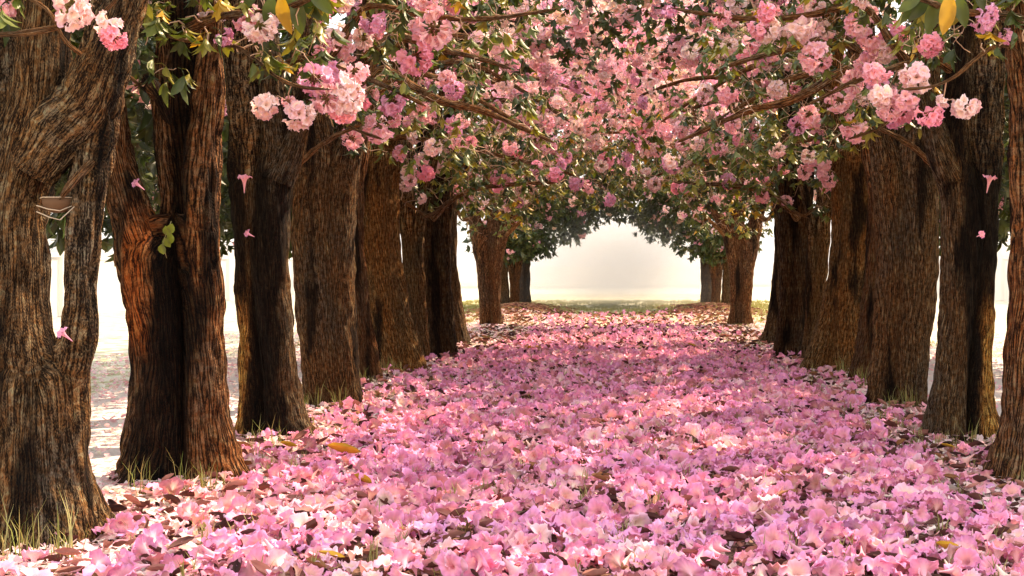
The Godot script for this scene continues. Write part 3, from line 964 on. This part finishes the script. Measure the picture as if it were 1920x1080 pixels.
func dress_tree(t: Dictionary, i: int, side: float) -> void:
	var wants := []
	var z: float = t.z
	# [px0, px1, py0, py1, zspread, blossoms, leaves, bare]
	var fields := {
		0: [[0, 230, -60, 20, 0.3, 3, 4, 4]],
		1: [[240, 430, -60, 60, 0.4, 5, 10, 6], [430, 620, -40, 110, 0.5, 4, 10, 8]],
		2: [[560, 760, -60, 230, 0.5, 16, 26, 14], [700, 960, -60, 90, 0.4, 14, 16, 10]],
		3: [[660, 1000, -60, 290, 0.6, 24, 44, 22]],
		4: [[700, 960, 20, 300, 0.5, 18, 34, 14], [840, 1060, 190, 330, 0.5, 10, 14, 8]],
		5: [[740, 1060, 170, 350, 0.6, 22, 44, 14], [740, 960, 30, 170, 0.6, 14, 26, 10]],
		6: [[750, 1040, 240, 400, 0.7, 22, 60, 14], [900, 1150, 170, 300, 0.7, 16, 20, 8]],
		7: [[840, 1150, 250, 385, 0.7, 24, 56, 12], [840, 1150, 60, 260, 0.7, 34, 26, 8]],
		8: [[850, 1170, 260, 380, 0.8, 24, 52, 10], [860, 1190, 0, 260, 1.0, 50, 24, 8]],
		9: [[860, 1000, 340, 440, 0.8, 14, 46, 10], [960, 1200, 60, 350, 1.4, 60, 40, 8]]}
	if fields.has(i):
		for f in fields[i]:
			for kind in 3:
				for k in int(f[5 + kind] * [0.58, 1.8 if i < 7 or f[2] > 200 else 0.9, 2.8][kind]):
					var zz := z + rnd(-f[4], f[4])
					wants.push_back([spot(rnd(f[0], f[1]), rnd(f[2], f[3]), zz, side), kind])
	# clusters that stand out in the photograph
	var marked := {
		0: [[135, 15, -0.45, 1.0], [205, 50, -0.4, 0.8], [212, 72, -0.4, 0.7]],
		1: [[498, 200, -0.4, 1.0], [563, 216, -0.45, 1.0], [590, 148, -0.4, 1.0], [610, 185, -0.4, 0.9], [652, 182, -0.35, 1.1], [665, 136, -0.3, 0.9], [640, 205, -0.3, 0.9], [462, 35, -0.3, 0.9], [420, 70, -0.3, 0.6], [540, 190, -0.4, 0.5]],
		2: [[632, 70, -0.1, 1.2], [650, 95, -0.1, 1.2], [680, 72, -0.1, 1.1], [812, 55, -0.3, 1.5], [780, 110, -0.3, 1.5], [735, 190, -0.3, 1.2], [708, 240, -0.3, 1.1]],
		3: [[900, 80, -0.2, 1.4], [940, 85, -0.2, 1.3], [790, 215, -0.2, 1.3], [850, 170, 0.1, 1.1], [700, 55, 0.0, 1.1]],
		5: [[775, 255, -0.2, 1.2], [790, 300, -0.2, 1.2], [765, 325, -0.2, 1.1], [800, 325, -0.2, 1.1], [1035, 225, 0.1, 1.1], [1040, 190, 0.1, 1.0]],
		6: [[760, 350, -0.2, 1.0], [945, 340, -0.2, 1.2], [875, 370, -0.2, 1.0], [1050, 310, -0.1, 1.3], [1080, 345, 0.0, 1.0]],
		7: [[1090, 280, 0.0, 1.3], [1115, 265, 0.0, 1.3], [1135, 300, 0.0, 1.4], [970, 290, 0.0, 1.2]]}
	if marked.has(i):
		for m in marked[i]:
			wants.push_back([spot(m[0], m[1], z + m[2], side), 0, m[3]])
	if i == 1:
		for m in [[300, 130, -0.35], [330, 128, -0.35], [270, 90, -0.35], [345, 60, -0.4], [385, 50, -0.45], [300, 20, -0.4]]:
			wants.push_back([spot(m[0], m[1], z + m[2], side), 1])
	if wants.size() > 0:
		dress(t, wants)
	if i == 1:   # the large leaves that hang into the picture at the top
		for b in [[528, -12, 0.185, 0.08, 0.0, 2], [512, -8, 0.15, -0.25, 0.03, 0], [552, -5, 0.17, 0.2, 0.06, 0], [566, -14, 0.16, 0.55, 0.1, 3], [580, -20, 0.15, 0.75, 0.02, 0], [542, -22, 0.17, -0.05, 0.12, 1], [480, -30, 0.13, -0.4, 0.08, 3], [596, 0, 0.12, 0.4, 0.14, 0], [262, 0, 0.075, 0.0, 0.0, 2], [248, 5, 0.07, -0.2, 0.03, 0], [275, 5, 0.08, 0.25, 0.02, 2]]:
			var lg := Geo.new()
			leaf(lg, Transform3D(), 1.0, 0.40, 0.28, Color.WHITE, 7)
			var o := part("leaf", lg.mesh(), M.leaf_old if b[0] == 528 else M.leaves[b[5]], t.root)
			var at := spot(b[0], b[1], 5.45 + b[4], side) + (t.off as Vector3)
			o.transform = Transform3D(Basis.from_euler(Vector3(0.15, rnd(-0.5, 0.5), PI + side * float(b[3]))).scaled(Vector3.ONE * float(b[2])), at)
	# the crown above and outside the row, which shades the trunks
	var sx: float = -side
	var boxes := []
	var x0: float = t.root.position.x
	if i < 9:
		boxes.push_back([Vector3(x0 + sx * 1.75, 2.4, -z - 0.3), Vector3(1.6, 1.25, 1.3), 20, 1300])
		boxes.push_back([Vector3(x0 * 0.6, 4.0, -z), Vector3(1.7, 0.7, 0.9), 8, 8])
		boxes.push_back([Vector3(x0, 3.45 if z < 8.0 else 3.9, -z), Vector3(0.95, 0.75, 0.9), 40, 190])
		if i >= 6:
			boxes.push_back([Vector3(x0 * 0.6, 3.9, -z), Vector3(1.8, 0.9, 1.0), 70, 220])
	elif i == 9:
		boxes.push_back([Vector3(x0 - side * 1.3, 3.0, -z), Vector3(1.8, 1.4, 1.6), 60, 500])
		boxes.push_back([Vector3(x0 * 0.4, 4.3, -z - 0.5), Vector3(2.0, 1.4, 1.8), 600, 200])
	else:
		boxes.push_back([Vector3(x0, 2.9, -z), Vector3(1.6, 1.2, 1.4), 40, 560])
		boxes.push_back([Vector3(x0, 1.5, -z + 0.4), Vector3(0.75, 0.42, 0.7), 4, 330])
		boxes.push_back([Vector3(x0 * 0.35, 2.85, -z - 2.0), Vector3(1.5, 0.95, 2.0), 30, 700])
		boxes.push_back([Vector3(x0 * 0.62, 2.25, -z - 3.0), Vector3(0.9, 0.75, 1.5), 6, 420])
		boxes.push_back([Vector3(x0 * 0.5, 5.2, -z - 1.0), Vector3(2.4, 1.5, 1.6), 300, 200])
	crown(t, boxes)

# ---------------------------------------------------------------- the blossom carpet
func petal_mesh(s: int) -> ArrayMesh:   # one loose, cupped petal lying on the ground, about 1 across
	var g := Geo.new()
	var r := RandomNumberGenerator.new()
	r.seed = s
	var c := g.add(Vector3(0, 0.05, 0), Color(0.95, 0.80, 0.74))
	var ring := []
	for i in 7:
		var th := TAU * i / 7
		var q := r.randf_range(0.36, 0.55)
		ring.push_back(g.add(Vector3(cos(th) * q, 0.08 + 0.22 * absf(cos(th + r.randf())) * r.randf(), sin(th) * q * 0.75), Color(0.98, 0.86, 0.88)))
	for i in 7:
		g.tri(c, ring[i], ring[(i + 1) % 7])
	return g.mesh()

func dry_leaf_mesh(s: int) -> ArrayMesh:   # a curled fallen leaf, 1 long
	var g := Geo.new()
	var r := RandomNumberGenerator.new()
	r.seed = s
	var rows := 6
	var curl := r.randf_range(0.4, 1.3)
	var twist := r.randf_range(-0.8, 0.8)
	var prev := []
	for j in rows + 1:
		var t := float(j) / rows
		var w := 0.19 * pow(maxf(sin(PI * t), 0.0), 0.7) + 0.004
		var row := []
		for k in 5:
			var u := (k - 2) / 2.0
			var fold := absf(u) * absf(u) * w * curl
			var x := u * w * (1.0 - 0.25 * curl * absf(u))
			var ang := twist * (t - 0.5)
			var p := Vector3(x * cos(ang) - fold * sin(ang), 0.05 + fold * cos(ang) + x * sin(ang) + 0.10 * curl * (t - 0.5) * (t - 0.5) * 4.0 + 0.012 * sin(t * 20.0 + u * 5.0), t - 0.5)
			var b := 0.75 + 0.5 * r.randf()
			if k == 2:
				b *= 1.35
			row.push_back(g.add(p, Color(b, b * r.randf_range(0.9, 1.05), b * 0.97)))
		if j > 0:
			for k in 4:
				g.quad(prev[k], row[k], row[k + 1], prev[k + 1])
		prev = row
	return g.mesh()

func tuft_mesh(s: int, n: int, tall: float) -> ArrayMesh:
	var g := Geo.new()
	var r := RandomNumberGenerator.new()
	r.seed = s
	for i in n:
		var th := r.randf() * TAU
		var h := tall * r.randf_range(0.35, 1.0)
		var lean := Vector3(cos(th), 0, sin(th)) * h * r.randf_range(0.1, 0.55)
		var at := Vector3(r.randf_range(-0.03, 0.03), 0, r.randf_range(-0.03, 0.03))
		var w := Vector3(-sin(th), 0, cos(th)) * 0.0022
		var col := Color(0.20, 0.22, 0.05).lerp(Color(0.42, 0.36, 0.16), r.randf())
		var a := g.add(at - w, col); var b := g.add(at + w, col)
		var m := at + Vector3(0, h * 0.6, 0) + lean * 0.35
		var c := g.add(m - w * 0.8, col); var d := g.add(m + w * 0.8, col)
		var e := g.add(at + Vector3(0, h * 0.95, 0) + lean, col)
		g.quad(a, c, d, b)
		g.tri(c, e, d)
	return g.mesh()

func in_view(p: Vector3, margin := 40.0) -> bool:
	var z := -p.z
	var px := VX + F * p.x / z
	var py := VY + F * (EYE - p.y) / z
	return px > -margin and px < 1920.0 + margin and py < 1080.0 + minf(margin * 2.0, 160.0)

func where(p: Vector3) -> String:   # where on the nearest stretch of path something lies, in words
	var px := VX + F * p.x / -p.z
	var py := VY + F * (EYE - p.y) / -p.z
	var across: String = ["below the nearest trunk", "right of nearest trunk", "left part of path", "left of path's middle", "path's middle", "right of path's middle", "right part of path", "right corner"][clampi(int(px / 240.0), 0, 7)]
	var row := "at bottom edge" if py > 1055.0 else "near bottom edge" if py > 1015.0 else "further up"
	return "%s, %s" % [row, across]

func lying(p: Vector3, face: int, k: float) -> Transform3D:   # 0 face up, 1 on its side, 2 face down
	var d: Vector3
	var a := rnd(0, TAU)
	if face == 0:
		d = Vector3(cos(a) * rnd(0.0, 0.75), 1.0, sin(a) * rnd(0.0, 0.75))
	elif face == 1:
		d = Vector3(cos(a), rnd(-0.1, 0.45), sin(a))
	else:
		d = Vector3(cos(a) * 0.7, -0.8, sin(a) * 0.7)
	var y := 0.0
	if face == 1:
		y = 0.040 * k
	elif face == 2:
		y = 0.085 * k
	var b := aim(d, rnd(0, TAU)).scaled(Vector3.ONE * k)
	return Transform3D(b, p + Vector3(0, y, 0) - d.normalized() * (0.035 * k if face == 1 else 0.02 * k if face == 0 else -0.0))

func build_carpet() -> void:
	var tints := [Color(0.86, 0.30, 0.57), Color(0.80, 0.33, 0.68), Color(0.94, 0.66, 0.74), Color(0.90, 0.46, 0.54)]
	var words := ["bright pink", "lilac pink", "pale pink", "salmon pink"]
	var how := ["face up, tilted", "on its side, opening", "face down, tipped"]
	var rich := []   # [tint][variant]
	for c in 4:
		var row := []
		for v in 3:
			var g := Geo.new()
			blossom(g, Transform3D(), 0.088, 0.060, 32, true, tints[c], [1.0, 0.8, 0.55][v], 1.7 * v + 0.6 * c)
			row.push_back(g.mesh())
		rich.push_back(row)
	var plain := []
	for v in 4:
		var g := Geo.new()
		blossom(g, Transform3D(), 0.085, 0.058, 26 if v < 2 else 16, v < 2, Color(0.88, 0.34, 0.59), [1.0, 0.7, 0.9, 0.65][v], 2.1 * v)
		plain.push_back(g.mesh())
	var near := []
	var xs := [[], [], [], []]
	var cs := [[], [], [], []]
	var spots := func(z0: float, z1: float, half: float, cell: float) -> Array:
		var out := []
		var z := z0
		while z < z1:
			var x := -half
			while x < half:
				var p := Vector3(x + rnd(-0.5, 0.5) * cell, 0, -z + rnd(-0.5, 0.5) * cell)
				if in_view(p, 450.0):
					out.push_back(p)
				x += cell
			z += cell
		return out
	var all := []
	all.append_array(spots.call(3.9, 9.0, 1.95, 0.060))
	all.append_array(spots.call(9.0, 14.0, 2.0, 0.066))
	all.append_array(spots.call(14.0, 26.0, 2.1, 0.10))
	for p in all:
		var edge := smoothstep(1.2, 1.75, absf(p.x) + 0.25 * n_lump.get_noise_2d(p.x * 2.0, p.z * 2.0))
		var zz: float = -p.z
		var gap := n_lump.get_noise_2d(p.x * 3.5 + 11.0, p.z * 3.5)
		var keep := 0.82 * (1.0 - 0.85 * edge)
		if gap < -0.18:
			keep *= 0.35
		if zz > 15.0:
			keep *= clampf(1.0 - (zz - 15.0) / 11.0, 0.0, 1.0) * (1.0 if absf(p.x) < 1.15 + 0.3 * n_lump.get_noise_2d(p.z, 3.0) else 0.12)
		if rng.randf() > keep:
			continue
		var hue := n_lump.get_noise_2d(p.x * 0.9 + 30.0, p.z * 0.9) + rnd(-0.45, 0.45)
		hue += 0.10 * clampf((zz - 8.0) / 7.0, 0.0, 1.6)
		var c := 1 if hue < -0.34 else 0 if hue < 0.22 else 2 if hue < 0.42 else 3
		var face := 0 if rng.randf() < 0.58 else 1 if rng.randf() < 0.72 else 2
		var k := rnd(0.52, 0.92)
		p.y = ground_y(p.x, p.z) + rnd(0.010, 0.032)
		near.push_back([zz + (0.0 if in_view(p, -10.0) else 100.0), lying(p, face, k), c, face])
	near.sort_custom(func(a, b): return a[0] < b[0])
	for i in near.size():
		var n: Array = near[i]
		if i < 300:
			var at: Vector3 = n[1].origin
			var mouth: Vector3 = n[1].basis.y.normalized()
			var way := "left" if mouth.x < -0.6 else "right" if mouth.x > 0.6 else "forward" if mouth.z > 0.0 else "backward"
			var big: float = n[1].basis.y.length()
			var label := "%s%s blossom %s %s %s" % ["large " if big > 0.79 else "small " if big < 0.64 else "", words[n[2]], how[n[3]], way, where(at)]
			var o := single("fallen_blossom", rich[n[2]][rng.randi() % 3], M.petal_any, label, "blossom", label.replace("blossom", "blossoms"))
			o.transform = n[1]
		else:
			var v: int = rng.randi() % 2 + (0 if n[0] < 9.5 or n[0] > 99.0 else 2)
			xs[v].push_back(n[1])
			var q: Color = [Color(0.98, 0.88, 0.96), Color(0.98, 0.92, 1.06), Color(1.04, 1.4, 1.14), Color(1.02, 1.05, 0.9)][n[2]]
			var b := rnd(0.9, 1.1)
			if rng.randf() < 0.11:   # wilted
				q = Color(0.74, 0.66, 0.56)
			cs[v].push_back(Color(q.r * b, q.g * b, q.b * b))
	var root := Node3D.new()
	root.name = "blossom_carpet"
	add_child(root)
	tag(root, "carpet of fallen pink blossoms covering the path between the two rows", "blossoms")
	root.set_meta("kind", "stuff")
	for v in 4:
		many("fallen_blossoms", plain[v], M.petal_any, xs[v], cs[v], root)
	# loose pale petals on the verges and on the ground outside the rows
	var px := [[], []]
	var pc := [[], []]
	for i in 48000:
		var z := 4.0 + pow(rng.randf(), 1.3) * 20.0
		var side := -1.0 if rng.randf() < 0.62 else 1.0
		var out := rng.randf()
		var x := side * (1.1 + 1.25 * rng.randf() if out < 0.62 else 2.3 + 3.5 * rng.randf())
		var p := Vector3(x, 0, -z)
		if not in_view(p, 350.0):
			continue
		p.y = ground_y(x, -z) + rnd(0.0, 0.03) if absf(x) < 4.0 and z < 33.0 else -0.045
		var k := rnd(0.03, 0.062)
		var v := rng.randi() % 2
		px[v].push_back(Transform3D(Basis.from_euler(Vector3(rnd(-0.6, 0.6), rnd(0, TAU), rnd(-0.6, 0.6))).scaled(Vector3(k, k, k)), p))
		var f := rng.randf()
		pc[v].push_back(Color(rnd(0.85, 1.02), lerpf(0.55, 1.0, f), lerpf(0.66, 0.88, f)))
	for i in 9000:   # crumbs of petal between the blossoms
		var p := Vector3(rnd(-1.9, 1.9), rnd(0.004, 0.03), -rnd(3.9, 13.0))
		if not in_view(p, 20.0):
			continue
		var k := rnd(0.02, 0.055)
		var v := rng.randi() % 2
		px[v].push_back(Transform3D(Basis.from_euler(Vector3(rnd(-0.9, 0.9), rnd(0, TAU), rnd(-0.9, 0.9))).scaled(Vector3(k, k, k)), p))
		pc[v].push_back(Color(rnd(0.8, 1.0), rnd(0.45, 0.85), rnd(0.55, 0.9)))
	root = Node3D.new()
	root.name = "loose_petals"
	add_child(root)
	tag(root, "pale loose petals strewn along the verges and outside the rows", "petals")
	root.set_meta("kind", "stuff")
	for v in 2:
		many("petals", petal_mesh(500 + v), M.petal_any, px[v], pc[v], root)
	# dry leaves
	var dm := []
	for i in 5:
		dm.push_back(dry_leaf_mesh(600 + i))
	var shades := [Color(0.10, 0.036, 0.03), Color(0.17, 0.065, 0.05), Color(0.42, 0.19, 0.15), Color(0.06, 0.024, 0.022), Color(0.34, 0.16, 0.07)]
	var leaves := []
	for i in 5600:
		var z := 3.95 + pow(rng.randf(), 1.25) * 21.0
		var p := Vector3(rnd(-2.0, 2.0), 0, -z)
		if not in_view(p, 350.0):
			continue
		p.y = ground_y(p.x, p.z) + rnd(0.004, 0.05)
		var k := rnd(0.05, 0.12)
		leaves.push_back([z + (0.0 if in_view(p, -10.0) else 100.0) - (0.8 if p.y > 0.036 else 0.0), Transform3D(Basis.from_euler(Vector3(rnd(-0.5, 0.5), rnd(0, TAU), rnd(-0.6, 0.6))).scaled(Vector3.ONE * k), p), shades[[0, 0, 1, 1, 2, 2, 3, 4][rng.randi() % 8]]])
	for s in [-1.0, 1.0]:   # litter on the two banks
		for i in 700:
			var p := Vector3(s * 1.9 + rng.randfn(0, 0.45), 0, -25.2 + rng.randfn(0, 1.5))
			p.y = ground_y(p.x, p.z) + 0.012
			leaves.push_back([50.0, Transform3D(Basis.from_euler(Vector3(rnd(-0.4, 0.4), rnd(0, TAU), rnd(-0.4, 0.4))).scaled(Vector3.ONE * rnd(0.09, 0.15)), p), [Color(0.30, 0.13, 0.08), Color(0.42, 0.22, 0.14), Color(0.2, 0.08, 0.05)][rng.randi() % 3]])
	leaves.sort_custom(func(a, b): return a[0] < b[0])
	var brown := [mat(0.7, 0.35), mat(0.7, 0.35), mat(0.7, 0.35)]
	for i in 3:
		brown[i].vertex_color_use_as_albedo = true
		brown[i].albedo_color = shades[[0, 1, 2][i]].linear_to_srgb()
	var lx := []
	var lc := []
	for i in leaves.size():
		if i < 110:
			var k := i % 3
			var label := "curled %s dry leaf %s" % [["maroon", "brown", "tan pink"][k], where(leaves[i][1].origin)]
			var o := single("dry_leaf", dm[i % 5], brown[k], label, "leaf", label.replace("leaf", "leaves"))
			o.transform = leaves[i][1]
		else:
			lx.push_back(leaves[i][1])
			var b := rnd(0.8, 1.2)
			lc.push_back(leaves[i][2] * b)
	root = Node3D.new()
	root.name = "leaf_litter"
	add_child(root)
	tag(root, "brown dry leaf litter between the blossoms and on the banks", "leaf litter")
	root.set_meta("kind", "stuff")
	for v in 2:
		var a := []
		var b := []
		for i in range(v, lx.size(), 2):
			a.push_back(lx[i]); b.push_back(lc[i])
		many("litter", dm[v * 3], M.dry, a, b, root)
	# yellow leaves that stand out
	for y in [[642, 852, 0.17, "large yellow leaf lying on the path, left of the middle foreground"], [540, 838, 0.09, "small yellow leaf beside the foot of the second left tree"],
			[1776, 839, 0.09, "yellow leaf at the right verge below the ochre black trunk"], [1780, 1034, 0.10, "yellow leaf near the lower right corner"],
			[992, 655, 0.13, "orange yellow leaf on the path near the last left trunk"], [1296, 648, 0.12, "orange yellow leaf far along the path, right of its middle"], [680, 905, 0.11, "tan leaf tent shaped below the large yellow leaf"],
			[620, 1045, 0.09, "ochre leaf at the bottom edge of the picture left of its middle"]]:
		var z: float = F * (EYE - 0.06) / (y[1] - VY)
		var yo := single("fallen_leaf", dm[rng.randi() % 5], M.fallen_yellow, y[3], "leaf")
		yo.transform = Transform3D(Basis.from_euler(Vector3(0.25, rnd(0.9, 2.0), 0.2)).scaled(Vector3.ONE * float(y[2])), place(y[0], y[1], z))
	# grass
	var tx := [[], [], []]
	var tufts := [tuft_mesh(700, 9, 0.10), tuft_mesh(701, 7, 0.22), tuft_mesh(702, 14, 0.06)]
	for i in 420:   # sparse tufts in the carpet
		var p := Vector3(rnd(-1.9, 1.9), 0.0, -rnd(3.9, 12.0))
		tx[0].push_back(Transform3D(Basis(Vector3.UP, rnd(0, TAU)).scaled(Vector3.ONE * rnd(0.7, 1.3)), p))
	for f in [[4.5, 10, 200, 16], [5.8, 250, 440, 12], [9.0, 585, 680, 7], [10.6, 680, 712, 8], [7.1, 445, 560, 6], [11.6, 690, 760, 8]]:
		for s in [1.0, -1.0]:
			for i in int(f[3]):
				var p := Vector3(s * (rnd(f[1], f[2]) - VX) / F * f[0], 0.0, -f[0] + 0.22 + rnd(-0.1, 0.12))
				tx[1 if rng.randf() < 0.6 else 0].push_back(Transform3D(Basis(Vector3.UP, rnd(0, TAU)).scaled(Vector3.ONE * rnd(0.6, 1.2)), p))
	for i in 15000:   # lawn between and beyond the last trunks
		var z := rnd(15.2, 34.0)
		var x := rnd(-4.0, 4.0)
		if z < 24.0 and absf(x) < 1.25:
			continue
		if n_lump.get_noise_2d(x * 1.2, z * 0.8) < -0.2:
			continue
		tx[2].push_back(Transform3D(Basis(Vector3.UP, rnd(0, TAU)).scaled(Vector3.ONE * rnd(0.7, 1.4)), Vector3(x, ground_y(x, -z), -z)))
	root = Node3D.new()
	root.name = "grass"
	add_child(root)
	tag(root, "yellowish grass at the trunk feet and on the far lawn", "grass")
	root.set_meta("kind", "stuff")
	for v in 3:
		many("grass_blades", tufts[v], M.blade, tx[v], [], root)

func build_details() -> void:
	# blossoms in the air and caught on bark
	var g := Geo.new()
	blossom(g, Transform3D(), 0.100, 0.040, 20, true, Color(0.90, 0.50, 0.60), 0.9, 1.0)
	var m := g.mesh()
	for d in [[458, 362, 6.75, 1.0, 0.1, "pink trumpet blossom falling in front of the black left trunk, tube down", "falling_blossom"], [1850, 362, 6.75, 1.0, -0.1, "pink trumpet blossom falling in front of the black right trunk, tube down", "falling_blossom"],
			[477, 444, 6.8, 0.55, 1.2, "tiny lilac blossom falling below the larger one at the left", "falling_blossom"], [1831, 444, 6.8, 0.55, -1.2, "tiny lilac blossom falling below the larger one at the right", "falling_blossom"],
			[136, 640, 4.45, 0.6, 0.9, "small pink blossom caught in the fork of the nearest trunk", "caught_blossom"], [271, 356, 5.6, 0.6, 1.0, "small pink blossom stuck in the hollow of the second left tree", "caught_blossom"]]:
		var o := single(d[6], m, M.petals[1] if d[3] > 0.9 else M.petals[2], d[5], "blossom")
		o.transform = Transform3D(Basis.from_euler(Vector3(0.15, 0.7, d[4])).scaled(Vector3.ONE * float(d[3])), place(d[0], d[1], d[2]))
	# wired pot between the twin stems of the nearest tree
	var z := 4.55
	var c := place(108, 372, z)
	var pot := thing("hanging_pot", "small brown pot wired between the twin stems of the nearest tree", "pot", "", c)
	g = Geo.new()
	var prev := []
	for q in [[0.050, 0.0], [0.053, -0.003], [0.051, -0.02], [0.040, -0.040], [0.022, -0.050], [0.0, -0.052]]:
		var row := []
		for i in 20:
			var th := TAU * i / 20
			row.push_back(g.add(Vector3(cos(th) * q[0], q[1], sin(th) * q[0] * 0.8)))
		if prev.size() > 0:
			for i in 20:
				g.quad(prev[i], row[i], row[(i + 1) % 20], prev[(i + 1) % 20])
		prev = row
	part("bowl", g.mesh(), M.pot, pot)
	for w in [[[-0.062, 0.001, 0.0], [-0.03, 0.002, 0.05], [0.03, 0.002, 0.05], [0.062, 0.003, 0.0]], [[-0.066, -0.026, 0.02], [-0.01, -0.040, 0.055], [0.03, -0.046, 0.05], [0.058, -0.028, 0.02]], [[-0.066, -0.048, 0.02], [-0.01, -0.068, 0.045], [0.028, -0.078, 0.045], [0.068, -0.03, 0.02]]]:
		g = Geo.new()
		var pts := []
		for a in w:
			pts.push_back(Vector3(a[0], a[1], a[2]))
		tube(g, pts, [0.002, 0.002, 0.002, 0.002], 6)
		part("wire", g.mesh(), M.wire, pot)
	# creeper leaves on the second left tree
	var vine := thing("creeper", "small green creeper clinging in the dark hollow of the second left tree", "creeper", "", place(318, 445, 5.55))
	for a in [[-6, -22, 0.2], [8, -26, -0.3], [-10, 0, 0.4], [-14, 12, 0.0], [4, -8, -0.2]]:
		var lg := Geo.new()
		leaf(lg, Transform3D(Basis.from_euler(Vector3(0.3, 0.0, PI + float(a[2]))), Vector3.ZERO), 0.055, 0.036, 0.3, Color.WHITE)
		part("leaf", lg.mesh(), M.leaves[1], vine).position = Vector3(a[0] / F * 5.55, -a[1] / F * 5.55, rnd(0, 0.02))
	var sg := Geo.new()
	tube(sg, [Vector3(0.0, 0.07, -0.02), Vector3(-0.01, 0.03, 0.0), Vector3(-0.03, -0.03, 0.0), Vector3(-0.02, -0.09, -0.02)], [0.002, 0.002, 0.002, 0.0015], 5, Color(0.2, 0.18, 0.08))
	part("stem", sg.mesh(), M.twig, vine)
